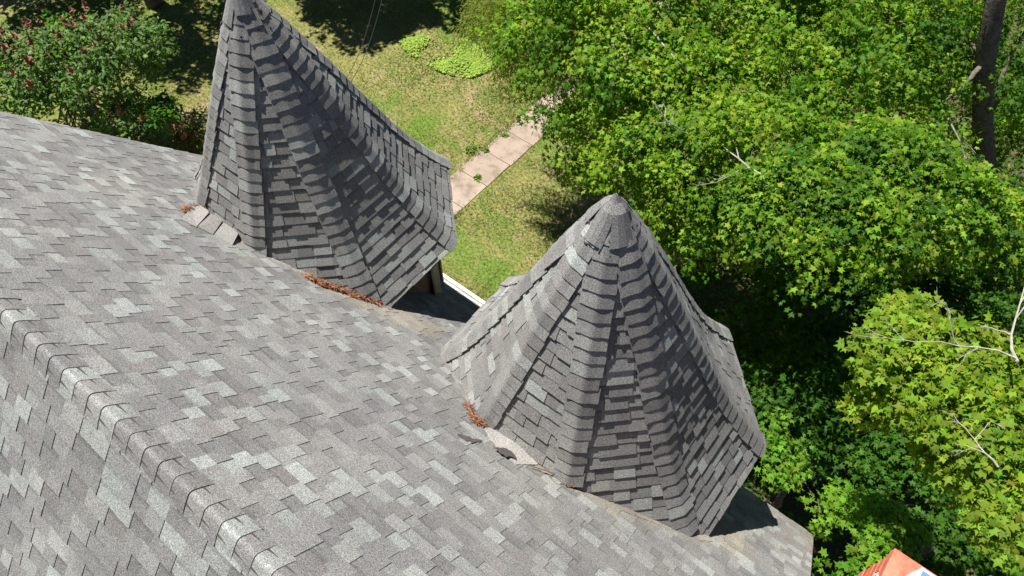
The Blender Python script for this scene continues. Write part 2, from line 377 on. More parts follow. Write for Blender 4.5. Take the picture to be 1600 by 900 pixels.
    V = [(a, b, ZE - .004) for a, b in ring] + [(a, b, ZE - .055) for a, b in ring] + [(a, b, ZE - .055) for a, b in rin]
    em.add(V, [(k, (k + 1) % 8, 8 + (k + 1) % 8, 8 + k) for k in range(8)] + [(8 + k, 8 + (k + 1) % 8, 16 + (k + 1) % 8, 16 + k) for k in range(8)])
    keepers.append(em.build('soffit', SOFFIT))
    RB = 1.52; bmv = MB(); ring = [(cx + RB * math.cos(R_(22.5 + 45 * k)), cy + RB * math.sin(R_(22.5 + 45 * k))) for k in range(8)]
    bmv.add([(a, b, ZE - .05) for a, b in ring] + [(a, b, ZG) for a, b in ring], [(k, (k + 1) % 8, 8 + (k + 1) % 8, 8 + k) for k in range(8)])
    keepers.append(bmv.build('turret_wall', SIDING))
    for k in range(8):
        a, b = ring[k]; th = R_(22.5 + 45 * k)
        if b < 3.3: continue
        cb = MB()
        for q in (-1, 1):
            n2 = th + q * R_(22.5); td = np.array([-math.sin(n2), math.cos(n2), 0]); nd = np.array([math.cos(n2), math.sin(n2), 0])
            c = np.array([a, b, (ZE - .06 - 5.9) / 2 - .0]) - td * q * .055 + nd * .012
            cb.box((c[0], c[1], -6.1), (.11, .03, 5.2), (td, nd, (0, 0, 1)))
        keepers.append(cb.build('corner_board', WOODTAN))
    for k in (0, 1, 2, 3, 4):
        th = R_(45 * k); nd = np.array([math.cos(th), math.sin(th), 0]); td = np.array([-math.sin(th), math.cos(th), 0]); apb = RB * math.cos(R_(22.5))
        if k in (0, 4):  continue
        wf = MB(); c = np.array([cx, cy, -5.6]) + nd * (apb + .02)
        for du, dz, ww, hh in ((-.30, 0, .08, 1.5), (.30, 0, .08, 1.5), (0, .71, .52, .08), (0, -.71, .52, .08), (0, 0, .52, .05)):
            wf.box(c + td * du + np.array([0, 0, dz]), (ww, .05, hh), (td, nd, (0, 0, 1)))
        fo = wf.build('window', WHITE); keepers.append(fo)
    # strip of stiff pieces bedding the foot against the main slope
    vm = MB(); pts = []
    for q in np.linspace(-168, -12, 40):
        th = R_(q); k = round(q / 45) * 45; cosd = math.cos(th - R_(k))
        # march along ray until the turret surface goes below the slope
        for rr in np.linspace(.3, 2.1, 240):
            r_ap = rr * cosd; z = np.interp(r_ap, ra, zs); px_, py_ = cx + rr * math.cos(th), cy + rr * math.sin(th)
            if z < -TP * py_: pts.append(Vector((px_, py_, z))); break
    nS = Vector((0, sp, cp))
    seglen = 0; cur = [pts[0]]
    for a, b in zip(pts[:-1], pts[1:]):
        cur.append(b); seglen += (b - a).length
        if seglen > rnd.uniform(.14, .26):
            d = (cur[-1] - cur[0]).normalized(); out = nS.cross(d)
            if out.dot(Vector((cx - cur[0].x, cy - cur[0].y, 0))) > 0: out = -out
            wo = rnd.uniform(.05, .085); h = rnd.uniform(.014, .024)
            A = [cur[0] - d * .01 - out * .07 + nS * .045, cur[-1] + d * .01 - out * .07 + nS * .045, cur[-1] + d * .01 + out * .01 + nS * (h + .004), cur[0] - d * .01 + out * .01 + nS * h, cur[-1] + d * .01 + out * wo + nS * (h * .8), cur[0] - d * .01 + out * wo + nS * h * .7]
            B = [p - nS * .03 for p in A[4:]]
            tanv = rnd.uniform(.35, .8) if cur[0].x > cx - .2 else rnd.uniform(0, .35)
            vm.add(A + B, [(0, 1, 2, 3), (3, 2, 4, 5), (5, 4, 6, 7)], shcol(.95, tanv))
            cur = [b]; seglen = 0
    keepers.append(vm.build('valley_strip', SH))
    for o in keepers:
        o.parent = t; o.matrix_parent_inverse = Matrix.Translation((cx, 3.34, ZE)).inverted()
    return t
t1 = turret(-5.94, -.08, -.06, 'turret at the far end of the eave, its tip cut by the top of the picture', 3)
t2 = turret(-1.5, -.15, -.03, 'turret nearer the tall maples and the brick chimney', 5)

# torn and patched membrane pieces on the slope beside the turret feet
def on_slope(px, py, h=0):
    r = M3 @ np.array([px - 800., py - 450., F]); k = -(CAM[2] + TP * CAM[1]) / (r[2] + TP * r[1]); p = CAM + k * r
    return Vector(p) + Vector((0, sp, cp)) * h
def patch(name, poly, h, m, col, lab, th=.004):
    if m is TAR:
        poly = [tuple(a + (b - a) * t + rnd.uniform(-1.6, 1.6) * (0 if i == 2 else 1) for i, (a, b) in enumerate(zip(p, q))) for p, q in zip(poly, poly[1:] + poly[:1]) for t in (0, .33, .66)]
    mb = MB(); n = len(poly); top = [on_slope(q[0], q[1], q[2] if len(q) > 2 else h) for q in poly]; bot = [p - Vector((0, sp, cp)) * th for p in top]
    mb.add(top + bot, [tuple(range(n))] + [(i, n + i, n + (i + 1) % n, (i + 1) % n) for i in range(n)], col); o = mb.build(name, m); keep(house, o); o['label'] = lab; return o
patch('roof_patch', [(756, 672, .014), (768, 654, .045), (796, 662, .10), (826, 690, .11), (852, 714, .08), (838, 728, .016), (806, 727, .014), (776, 702, .014)], .05, SH, (.27, .265, .255), 'pale flat patch piece at the foot of the turret', .045)
for pl, tone in (([(282, 344, .014), (298, 329, .055), (316, 330, .085), (322, 342, .085), (306, 356, .014)], 1.3), ([(308, 356, .014), (324, 341, .07), (345, 352, .09), (332, 368, .014)], 1.05), ([(334, 368, .014), (347, 354, .08), (368, 374, .08), (362, 385, .014)], 1.2)):
    patch('roof_patch', pl, .045, SH, tuple(c * tone for c in (.19, .187, .18)), 'small pale patch piece at the foot of the far turret')
patch('tar_stain', [(766, 702), (780, 703), (796, 710), (804, 720), (790, 718), (776, 710)], .034, TAR, (.05,) * 3, 'dark torn tar strip')
patch('tar_stain', [(712, 681), (722, 680), (736, 688), (752, 691), (742, 694), (728, 691)], .016, TAR, (.05,) * 3, 'dark torn tar strip')
patch('tar_stain', [(812, 652), (820, 651), (825, 658), (819, 667), (812, 662)], .105, TAR, (.05,) * 3, 'small dark tar spot')
patch('tar_stain', [(786, 676), (792, 675), (794, 679), (788, 680)], .075, TAR, (.05,) * 3, 'small dark tar spot')

# ------------------------------------------------------------------ chimney
def brick_mat():
    m, n, l, b = mat('red_brick', .9); at_ = n.new('ShaderNodeAttribute'); at_.attribute_name = 'tint'; t = noise(n, l, 14, 7, .75, objco(n))
    r = ramp(n, [(.3, (.5, .46, .45)), (.48, (1,) * 3), (.72, (1.3, 1.4, 1.45))]); l.new(t.outputs[0], r.inputs[0]); l.new(mix(n, l, at_.outputs['Color'], r.outputs[0], 1., 'MULTIPLY'), b.inputs['Base Color']); return m
BR = brick_mat(); cx0, cy1, CW, CD_ = 1.03, 2.18, .78, .62
cm = MB(); cm.box((cx0 + CW / 2, cy1 - CD_ / 2, -1.9), (CW - .006, CD_ - .006, 3.7), col=(.78, .72, .68))
chim = empty('chimney', (cx0 + CW / 2, cy1 - CD_ / 2, -2.2)); keep(house, chim); chim.location = (cx0 + CW / 2, cy1 - CD_ / 2, -2.2)
core = cm.build('mortar_core', BR)
bk = MB(); z = -.115; row = 0
while z > -3.2:
    for (axis_, L, fix, sgn) in (('x', CW, cy1, 1), ('x', CW, cy1 - CD_, -1), ('y', CD_, cx0, -1), ('y', CD_, cx0 + CW, 1)):
        u = -.1 * (row % 2) ; 
        while u < L:
            a, b_ = max(u + .005, 0), min(u + .198, L)
            if b_ - a > .02:
                c = rnd.choice([(.44, .11, .06), (.50, .14, .08), (.36, .085, .05), (.54, .19, .11)]); pr = rnd.uniform(.001, .004)
                if axis_ == 'x': bk.box((cx0 + (a + b_) / 2, fix - sgn * .03 + sgn * pr, z), (b_ - a - .006, .06, .056), col=c)
                else: bk.box((fix - sgn * .03 + sgn * pr, cy1 - (a + b_) / 2, z), (.0585, b_ - a - .006, .0555), col=c)
            u += .205
    z -= .075; row += 1
bricks = bk.build('brickwork', BR)
cr = MB(); e = .012; A = [(cx0 - e, cy1 - CD_ - e), (cx0 + CW + e, cy1 - CD_ - e), (cx0 + CW + e, cy1 + e), (cx0 - e, cy1 + e)]; ins = [(cx0 + .05, cy1 - CD_ + .05), (cx0 + CW - .05, cy1 - CD_ + .05), (cx0 + CW - .05, cy1 - .05), (cx0 + .05, cy1 - .05)]
cr.add([(a, b, -.083) for a, b in A] + [(a, b, -.02) for a, b in A] + [(a, b, .012) for a, b in ins], [(0, 1, 5, 4), (1, 2, 6, 5), (2, 3, 7, 6), (3, 0, 4, 7), (4, 5, 9, 8), (5, 6, 10, 9), (6, 7, 11, 10), (7, 4, 8, 11), (8, 9, 10, 11)], (.44, .135, .085))
crown = cr.build('crown', BR)
ck = MB()
for pts in ([(cx0 + .03, cy1 - .2), (cx0 + .07, cy1 - .11), (cx0 + .1, cy1 - .06), (cx0 + .16, cy1 - .03)], [(cx0 + .03, cy1 - .2), (cx0 + .05, cy1 - .3), (cx0 + .045, cy1 - .42)]):
    ck.tube([(a, b, -.013 + .004) for a, b in pts], .005, 5)
crack = ck.build('crack', TAR)
fcx, fcy = 1.11 + .22, 2.03 - .21
fl = MB(); fl.box((fcx, fcy, .135), (.44, .42, .25)); flue = fl.build('flue_liner', plain('metal_painted_sky_reflection', (.10, .19, .40), .35, .15, 3, 0, .0)); fc = MB()  # sky reflection on the shiny liner is put into its blue base colour
for a, b, c_, d in ((fcx, fcy + .217, .46, .012), (fcx - .227, fcy, .012, .42)): fc.box((a, b, .132), (c_, d, .25))
rim = fc.build('flue_rim', WHITE)
WM = plain('white_mortar', (.66, .62, .60), .9, .15, 20); mort = []
for i in range(9):
    mo = MB(); a = Vector((fcx - .235 + rnd.uniform(-.02, .01), fcy - .18 + i * .045, .014)); mo.tube([a, a + Vector((rnd.uniform(-.05, .0), rnd.uniform(-.02, .02), .004))], [.014, .009], 6); mort.append(mo.build('mortar_smear', WM))
for i in range(7):
    mo = MB(); a = Vector((cx0 - .004, cy1 - .2 - rnd.uniform(0, .25), -.12 - rnd.uniform(0, .35))); mo.tube([a, a + Vector((0, .07, .03))], [.016, .008], 6); mort.append(mo.build('mortar_smear', WM))
for o in (core, bricks, crown, crack, flue, rim, *mort):
    o.parent = chim; o.matrix_parent_inverse = Matrix.Translation(chim.location).inverted()

# ------------------------------------------------------------------ foliage
MAPLE = np.array([(0, .36, .05), (0, 0, 0), (.40, .02, -.05), (.22, .27, .0), (.56, .52, -.08), (.17, .56, .01), (0, 1, -.10), (-.17, .56, .01), (-.56, .52, -.08), (-.22, .27, 0), (-.40, .02, -.05)])
OVAL = np.array([(0, .45, .04), (0, 0, 0), (.25, .25, -.02), (.27, .6, -.02), (0, 1, -.06), (-.27, .6, -.02), (-.25, .25, -.02)])
NARROW = np.array([(0, .5, .01), (0, 0, 0), (.09, .4, 0), (0, 1, 0), (-.09, .4, 0)])
ROUND = np.array([(0, .5, .0), (0, 0, 0), (.4, .2, 0), (.5, .6, 0), (0, 1, 0), (-.5, .6, 0), (-.4, .2, 0)])
def leaves(name, pos, nrm, dirs, size, cols, shape, material, parent=None):
    """numpy-built mesh of many leaf faces: pos, nrm, dirs (N,3)"""
    N = len(pos); k = len(shape); nrm = nrm / np.linalg.norm(nrm, axis=1, keepdims=True)
    dirs = dirs - nrm * np.sum(dirs * nrm, 1, keepdims=True); dirs /= np.linalg.norm(dirs, axis=1, keepdims=True) + 1e-9; side = np.cross(dirs, nrm)
    sz = size[:, None]; V = np.empty((N, k, 3), 'f'); asp_ = NP.uniform(.72, 1.1, N)[:, None]
    fold = NP.uniform(.4, 1.9, N)[:, None]
    for i, (a, b, c) in enumerate(shape): V[:, i] = pos + side * a * sz * asp_ + dirs * b * sz + nrm * (c * fold) * sz
    tri = np.array([(0, i, i + 1 if i + 1 < k else 1) for i in range(1, k)]); T = (tri[None] + (np.arange(N) * k)[:, None, None]).reshape(-1, 3)
    me = bpy.data.meshes.new(name); nv, nf = N * k, len(T)
    me.vertices.add(nv); me.vertices.foreach_set('co', V.ravel()); me.loops.add(nf * 3); me.loops.foreach_set('vertex_index', T.ravel().astype('i'))
    me.polygons.add(nf); me.polygons.foreach_set('loop_start', np.arange(0, nf * 3, 3, dtype='i')); me.update(calc_edges=True)
    ca = me.color_attributes.new('tint', 'FLOAT_COLOR', 'POINT'); C = np.ones((nv, 4), 'f'); C[:, :3] = np.repeat(cols, k, axis=0); ca.data.foreach_set('color', C.ravel())
    me.materials.append(material); o = bpy.data.objects.new(name, me); COL.objects.link(o)
    if parent: keep(parent, o)
    return o
def unit(n):
    v = NP.normal(size=(n, 3)); return v / np.linalg.norm(v, axis=1, keepdims=True)
def lumps(p):
    v = np.zeros(len(p)); q = np.random.RandomState(int(abs(p[0, 0]) * 100) % 999)
    for _ in range(8): v += np.sin(p @ (q.normal(size=3) * 2.0) + q.rand() * 6.28)
    return np.tanh(v / 2.5)
def crown_clumps(ells, n, up_bias=.25, inner=.55):
    """clump centres on and in a set of ellipsoids ((c),(r),weight)"""
    out = []; W = np.array([e[2] for e in ells], float); W /= W.sum()
    for (c, r, _), wgt in zip(ells, W):
        m = int(n * wgt); d = unit(m); d[:, 2] = np.where(d[:, 2] < -up_bias, -d[:, 2], d[:, 2])
        rad = (inner + (1 - inner) * NP.rand(m) ** .5) * (1 + .24 * lumps(d * np.array(r) + np.array(c)))
        out.append(np.concatenate([np.array(c) + d * rad[:, None] * np.array(r), d], 1))
    return np.concatenate(out)
def foliage(name, clumps, per, crad, lsize, palette, shape, material, parent, flat=.35, tiltn=.6, droop=.35, pw=None):
    P, Nn, D, S_, C = [], [], [], [], []
    pal = np.array(palette)
    for q in clumps:
        c, d = q[:3], q[3:]; m = max(4, int(per * NP.uniform(.6, 1.4))); cr_ = crad * NP.uniform(.7, 1.35)
        pn = d * .6 + np.array([0, 0, 1.0]) + NP.normal(size=3) * .25; pn /= np.linalg.norm(pn)
        a = np.cross(pn, unit(1)[0]); a /= np.linalg.norm(a); b = np.cross(pn, a)
        asp = NP.uniform(.55, 1.0); rr = NP.rand(m) ** .6 * cr_; th = NP.rand(m) * 6.283
        off = (np.cos(th) * rr)[:, None] * a + (np.sin(th) * rr * asp)[:, None] * b + (NP.normal(size=m) * cr_ * flat * .45 - (rr / cr_) ** 2 * cr_ * .3)[:, None] * pn
        P.append(c + off); Nn.append(pn + off / cr_ * .35 + NP.normal(size=(m, 3)) * tiltn)
        D.append(off / cr_ + NP.normal(size=(m, 3)) * .5 + np.array([0, 0, -droop])); S_.append(lsize * NP.uniform(.5, 1.5, m))
        base = pal[NP.choice(len(pal), p=pw)] ; C.append(base * NP.uniform(.7, 1.3, (m, 1)) * (1 + NP.normal(size=(m, 3)) * .09))
    return leaves(name, np.concatenate(P), np.concatenate(Nn), np.concatenate(D), np.concatenate(S_), np.clip(np.concatenate(C), .003, 1), shape, material, parent)
def limb(mb, p0, p1, r0, r1, n=6, wig=.12, sides=7):
    p0, p1 = Vector(p0), Vector(p1); L = (p1 - p0).length; pts = []
    for i in range(n + 1):
        t = i / n; q = p0.lerp(p1, t); s_ = math.sin(math.pi * t) if 0 < t < 1 else 0
        pts.append(q + Vector((rnd.uniform(-1, 1), rnd.uniform(-1, 1), rnd.uniform(-.3, .8))) * wig * L * .35 * (1 if s_ else 0))
    mb.tube(pts, [r0 + (r1 - r0) * i / n for i in range(n + 1)], sides); return pts
def twigs(mb, p, d, L, r, depth, spread=.8):
    """a bare branching twig"""
    p = Vector(p); d = Vector(d).normalized(); pts = [p]; n = 5
    for i in range(n):
        d = (d + Vector((rnd.uniform(-1, 1), rnd.uniform(-1, 1), rnd.uniform(-1, 1))) * .28).normalized(); pts.append(pts[-1] + d * L / n)
        if depth and i >= 1 and rnd.random() < .75:
            sd = (d + Vector((rnd.uniform(-1, 1), rnd.uniform(-1, 1), rnd.uniform(-1, 1))) * spread).normalized()
            twigs(mb, pts[-1], sd, L * rnd.uniform(.35, .6), r * .55, depth - 1, spread)
    mb.tube(pts, [r * (1 - .6 * i / n) for i in range(n + 1)], 5)
G_MAP = [(.14, .25, .018), (.105, .21, .015), (.20, .31, .025), (.075, .165, .014), (.155, .27, .02)]
G_YEL = [(.20, .29, .022), (.165, .255, .02), (.235, .31, .028), (.14, .235, .02)]
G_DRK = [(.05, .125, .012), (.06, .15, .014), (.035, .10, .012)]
def tree(label, base, ells, nclump, per, crad, lsize, pal, trunk_pts, trunk_r, nl=14, shape=MAPLE, name='maple_tree', group=None, deads=(), prune=False, **kw):
    root = tag(empty(name, tuple(base)), label, 'tree', group)
    cl = crown_clumps(ells, nclump)
    if prune:   # keep the bare stretch of trunk free of leaves on its camera side
        c = (cl[:, :3] - CAM) @ M3; px = c[:, 0] / c[:, 2] * F + 800; py = c[:, 1] / c[:, 2] * F + 450
        cl = cl[~((np.abs(px - 1540) < 22) & (py < 275) & (py > 75) & (c[:, 2] < 14.5) & (NP.rand(len(cl)) < .8))]
    foliage('crown', cl, per, crad, lsize, pal, shape, LEAF, root, **kw)
    tb = MB(); tb.tube(trunk_pts, trunk_r, 12)
    for i in range(nl):
        j = rnd.randrange(max(1, len(trunk_pts) // 2), len(trunk_pts)); tj = np.array(trunk_pts[j]); dd = np.linalg.norm(cl[:, :3] - tj, axis=1)
        ok = np.where((dd < 3.2) & (dd > .5) & (cl[:, 2] > tj[2] - .4))[0]
        if not len(ok): continue
        q = cl[ok[rnd.randrange(len(ok))]][:3]; q = tj + (q - tj) * .85; limb(tb, trunk_pts[j], q, min(.06, trunk_r[j] * .32), .012, 8, .07)
    t = tb.build('trunk', BARK, None, True); keep(root, t)
    for (p, d, L, r) in deads:
        db = MB(); twigs(db, p, d, L, r, 3); o = db.build('dead_branch', DEAD); keep(root, o); o['label'] = 'bare pale dead branch'
    return root
def vtrunk(x, y, z1, lean=(0, 0), n=6):
    return [(x + lean[0] * i / n + rnd.uniform(-.06, .06), y + lean[1] * i / n + rnd.uniform(-.06, .06), ZG + (z1 - ZG) * i / n) for i in range(n + 1)]
def A3(px, py, z): return tuple(at(px, py, z))

# big maple over the middle of the picture
tp = vtrunk(-3.6, 13.5, -4, (.3, -.5))
tree('broad green maple crown beside the lawn, pale dead twigs hanging in front of it', (-3.6, 13.5, ZG),
     [(A3(1000, 90, -4.4), (2.4, 2.3, 1.7), 3.4), (A3(1120, 240, -4.8), (1.9, 1.7, 1.4), 2.6), (A3(965, 200, -6.2), (1.2, 1.4, 1.3), 1.5), (A3(1120, 20, -4.5), (3, 3, 1.8), 2.6), (A3(1070, 335, -5.6), (1.1, 1.0, .9), 1.3)],
     860, 76, .38, .086, G_MAP + [(.19, .285, .022)], tp, [.30, .27, .25, .22, .2, .16, .12],
     deads=[(A3(1160, 235, -3.9), Vector(A3(1080, 205, -3.9)) - Vector(A3(1160, 235, -3.9)), 1.3, .02), (A3(1120, 240, -3.9), Vector(A3(1180, 268, -3.6)) - Vector(A3(1120, 240, -3.6)), 1.1, .014), (A3(1210, 290, -3.5), Vector(A3(1130, 215, -3.3)) - Vector(A3(1210, 290, -3.5)), 1.2, .015), (A3(1010, 40, -3.4), Vector(A3(1080, 90, -3.4)) - Vector(A3(1010, 40, -3.4)), 1.3, .018)])
# tall maple with the bare visible trunk at the right
tk = [A3(1570, 470, ZG), A3(1548, 330, -8), A3(1540, 270, -6.6), A3(1535, 190, -5.2), A3(1538, 100, -4.0), A3(1556, 0, -3.0), A3(1580, -70, -2.3)]
tree('tall maple at the right whose thick dark trunk shows through its crown', tk[0],
     [(A3(1330, 100, -4.8), (2.6, 2.4, 1.6), 2.8), (A3(1390, 320, -4.1), (1.4, 1.2, .9), 2.1), (A3(1260, 330, -4.0), (1.4, 1.1, .9), 2.4), (A3(1620, 60, -5.6), (1.2, 2.0, 1.4), 1.0), (A3(1480, 360, -6.0), (1.3, 1.3, 1.0), 1.1), (A3(1490, 140, -7.6), (1.9, 2.0, 1.2), 1.5), (A3(1600, 160, -7.4), (1.6, 1.6, 1.2), 1.2), (A3(1440, 30, -6), (1.5, 1.5, 1.0), .9), (A3(1330, 80, -7.2), (2.4, 2.4, 1.0), 1.4), (A3(1390, -60, -3.8), (3, 3, 2), 1.6), (A3(1640, 240, -6.4), (1.3, 1.4, 1.2), .8)],
     1280, 68, .38, .086, G_MAP + G_DRK[:2], tk, [.32, .25, .20, .175, .165, .15, .12], prune=True, nl=9,
     deads=[(A3(1478, 180, -4.4), Vector(A3(1488, 260, -5)) - Vector(A3(1478, 180, -4.4)), 1.3, .022), (A3(1538, 250, -5), Vector(A3(1500, 180, -4.4)) - Vector(A3(1538, 250, -5)), .8, .010)])
# lower maple, mostly shaded, between the near turret and the yellow-green one
tp = vtrunk(-.2, 9.6, -7.0, (.2, -.4))
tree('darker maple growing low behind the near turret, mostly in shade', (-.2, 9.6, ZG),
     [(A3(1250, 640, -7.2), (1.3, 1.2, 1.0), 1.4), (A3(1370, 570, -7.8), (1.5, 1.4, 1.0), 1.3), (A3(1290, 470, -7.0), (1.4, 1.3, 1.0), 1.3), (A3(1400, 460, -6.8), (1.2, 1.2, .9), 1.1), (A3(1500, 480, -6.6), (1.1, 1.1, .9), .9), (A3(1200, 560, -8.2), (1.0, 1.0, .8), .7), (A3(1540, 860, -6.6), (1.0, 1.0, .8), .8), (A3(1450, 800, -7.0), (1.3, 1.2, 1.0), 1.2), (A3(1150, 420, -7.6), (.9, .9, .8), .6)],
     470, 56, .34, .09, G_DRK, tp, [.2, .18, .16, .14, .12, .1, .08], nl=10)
# small lit sprays low beside the eave
tp = vtrunk(1.2, 6.4, -7.4, (-.1, -.2))
tree('young maple with bright sprays beside the lower roof corner', (1.2, 6.4, ZG),
     [(A3(1210, 722, -5.8), (.42, .42, .35), 1.1), (A3(1310, 790, -5.0), (.32, .32, .25), .7), (A3(1365, 825, -4.4), (.5, .42, .3), 1.5), (A3(1345, 893, -4.4), (.26, .26, .22), .6), (A3(1215, 665, -6.6), (.25, .25, .25), .25)],
     46, 50, .21, .082, [(.11, .24, .02), (.14, .265, .022)], tp, [.09, .085, .08, .07, .06, .05, .03], nl=5)
# bright maple close to the camera on the right
tp = vtrunk(3.3, 6.0, -6.0, (-.5, -.4))
tree('bright yellow-green maple close by at the right edge, white dead twigs above it', (3.2, 6.2, ZG),
     [(A3(1440, 560, -2.2), (.55, .5, .4), 1.5), (A3(1530, 620, -2.2), (.8, .7, .5), 2.8), (A3(1420, 510, -2.5), (.3, .35, .3), .5), (A3(1600, 700, -2.0), (.6, .6, .45), 1.4), (A3(1590, 800, -2.2), (.28, .5, .4), .8), (A3(1520, 735, -2.6), (.42, .3, .25), .7), (A3(1400, 600, -2.6), (.35, .35, .3), .6), (A3(1600, 330, -2.0), (.1, .2, .2), .12)],
     240, 62, .25, .078, G_YEL, tp, [.13, .12, .11, .1, .08, .06, .04], nl=8,
     deads=[(A3(1590, 565, -1.5), Vector(A3(1540, 450, -1.7)) - Vector(A3(1590, 565, -1.5)), 1.0, .013), (A3(1588, 560, -1.5), Vector(A3(1520, 545, -1.6)) - Vector(A3(1588, 560, -1.5)), .75, .009), (A3(1560, 730, -1.6), Vector(A3(1530, 700, -1.6)) - Vector(A3(1560, 730, -1.6)), .35, .008)])
# drooping willow at the top of the lawn
root = tag(empty('willow_tree', (-7.0, 16.5, ZG)), 'willow with narrow drooping yellow-green foliage over the end of the path', 'tree')
cl = crown_clumps([(A3(850, 0, -5.2), (1.2, 1.4, 1.3), 3), (A3(862, 70, -6.2), (.9, 1.0, 1.0), 1.5), (A3(822, -22, -5.5), (1.1, 1.3, 1.0), 1.4)], 760)
P, D, C = [], [], []
for q in cl:
    p = q[:3]; L = NP.uniform(.5, 1.5); d = np.array([q[3] * .3, q[4] * .3, -1]); m = int(L * 55); t = NP.rand(m)
    P.append(p + np.outer(t * L, d) + NP.normal(size=(m, 3)) * .05 * (1 + t[:, None])); D.append(np.tile(d, (m, 1)) + NP.normal(size=(m, 3)) * .55)
    C.append(np.array([(.18, .22, .04), (.14, .19, .03), (.22, .25, .06)])[NP.choice(3, m)] * NP.uniform(.8, 1.2, (m, 1)))
P = np.concatenate(P); leaves('crown', P, unit(len(P)) + np.array([0, -.2, .7]), np.concatenate(D), NP.uniform(.09, .17, len(P)), np.concatenate(C), NARROW, LEAF, root)
tb = MB(); tp = [(-7, 16.5, ZG), (-7.1, 16.3, -9), (-7.0, 16.0, -7), (-6.8, 15.5, -5.2)]; tb.tube(tp, [.3, .26, .22, .14], 10)
for i in range(12): limb(tb, tp[2 + i % 2], cl[rnd.randrange(len(cl))][:3], .08, .015)
o = tb.build('trunk', BARK, None, True); keep(root, o)
# trees just beyond the top of the picture whose shade falls over the lawn
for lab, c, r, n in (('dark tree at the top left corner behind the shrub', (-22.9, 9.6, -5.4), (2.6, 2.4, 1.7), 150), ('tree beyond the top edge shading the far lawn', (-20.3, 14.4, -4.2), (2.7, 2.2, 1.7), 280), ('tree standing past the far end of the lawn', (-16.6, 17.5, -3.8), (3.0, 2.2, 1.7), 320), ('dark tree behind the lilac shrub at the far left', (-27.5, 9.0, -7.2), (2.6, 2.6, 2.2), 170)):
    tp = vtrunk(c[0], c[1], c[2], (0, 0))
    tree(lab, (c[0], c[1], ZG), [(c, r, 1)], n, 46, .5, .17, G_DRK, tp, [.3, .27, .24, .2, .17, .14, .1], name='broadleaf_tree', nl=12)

# lilac shrub with spent brown flower heads
def shrub(label, base, ells, n, per, crad, ls, pal, heads, hs, name='lilac_shrub', stems=10):
    root = tag(empty(name, tuple(base)), label, 'shrub'); cl = crown_clumps(ells, n, inner=.5)
    foliage('foliage', cl, per, crad, ls, pal, OVAL, LEAF, root, tiltn=.6, droop=.1)
    sb = MB()
    for i in range(stems):
        q = cl[rnd.randrange(len(cl))][:3]; limb(sb, (base[0] + rnd.uniform(-.4, .4) * (1 if n > 60 else .2), base[1] + rnd.uniform(-.4, .4) * (1 if n > 60 else .2), ZG), q, .03, .008, 5, .15, 5)
    o = sb.build('stems', TWIG); keep(root, o)
    if heads:
        top = cl[np.argsort(-(cl[:, 5] + NP.rand(len(cl)) * .9))][:heads]
        for q in top:
            c = q[:3] + q[3:] * .12 + np.array([0, 0, .12]) + NP.normal(size=3) * .08; m = 34; t = NP.rand(m); ax = q[3:] * .5 + np.array([0, 0, 1]); ax /= np.linalg.norm(ax)
            hb = MB(); a_ = np.cross(ax, [1, .2, 0]); a_ /= np.linalg.norm(a_); b_ = np.cross(ax, a_); V = []
            for i in range(7):
                for k_ in range(7):
                    rr = hs * .5 * (1 - i / 6.6) * NP.uniform(.35, 1.35) + .006; an = k_ * .8976
                    V.append(c + ax * hs * (i / 6 + NP.uniform(-.06, .06)) + (a_ * math.cos(an) + b_ * math.sin(an)) * rr)
            hb.add(V, [(7 * i + k_, 7 * i + (k_ + 1) % 7, 7 * i + 7 + (k_ + 1) % 7, 7 * i + 7 + k_) for i in range(6) for k_ in range(7)], ((.20, .09, .05), (.24, .12, .065), (.15, .07, .045))[NP.randint(3)])
            keep(root, hb.build('flower_head', TINT))
    return root
LG = [(.13, .22, .07), (.10, .18, .05), (.08, .15, .04), (.17, .25, .09)]
shrub('large lilac shrub with brown spent flower heads behind the far roof edge', A3(110, 150, ZG),
      [(A3(60, 130, -9.0), (1.7, 1.5, 1.2), 2.2), (A3(190, 90, -8.6), (1.3, 1.2, 1.2), 1.9), (A3(120, 110, -8.9), (1.6, 1.4, 1.2), 1.6), (A3(200, 190, -9.9), (1.0, .9, .7), .8), (A3(-60, 130, -9), (1.5, 1.5, 1.3), 1.0)], 640, 26, .30, .115, LG, 100, .17, stems=40)
shrub('small reddish lilac sucker at the foot of the far turret', A3(292, 225, ZG), [(A3(292, 218, ZG + .45), (.45, .45, .35), 1)], 34, 22, .2, .09, [(.09, .13, .04), (.13, .09, .04)], 14, .14, stems=6)
root = tag(empty('sapling', A3(250, 215, ZG)), 'thin dark-leaved sapling on the lawn between shrub and far turret', 'tree')
cl = crown_clumps([(A3(255, 172, ZG + 1.7), (.5, .5, .32), 1)], 22); foliage('crown', cl, 30, .22, .12, G_DRK, OVAL, LEAF, root)
sb = MB(); b0 = Vector(A3(248, 232, ZG)); sb.tube([b0, b0 + Vector((.02, 0, .8)), Vector(A3(255, 175, ZG + 1.6))], [.025, .02, .012], 6); limb(sb, b0 + Vector((.02, 0, .7)), Vector(A3(235, 180, ZG + 1.5)), .012, .006, 4, .2, 5); keep(root, sb.build('trunk', TWIG))
cl2 = crown_clumps([(tuple(b0 + Vector((0, 0, .75))), (.16, .16, .1), 1)], 4); foliage('lower_leaves', cl2, 16, .12, .1, G_DRK, OVAL, LEAF, root)
db = MB(); twigs(db, A3(205, 130, -9.5), Vector(A3(290, 150, -9.6)) - Vector(A3(205, 130, -9.5)), 1.7, .02, 3); tag(db.build('fallen_branch', DEAD), 'pale bare branch reaching over the lawn right of the lilac shrub', 'branch')

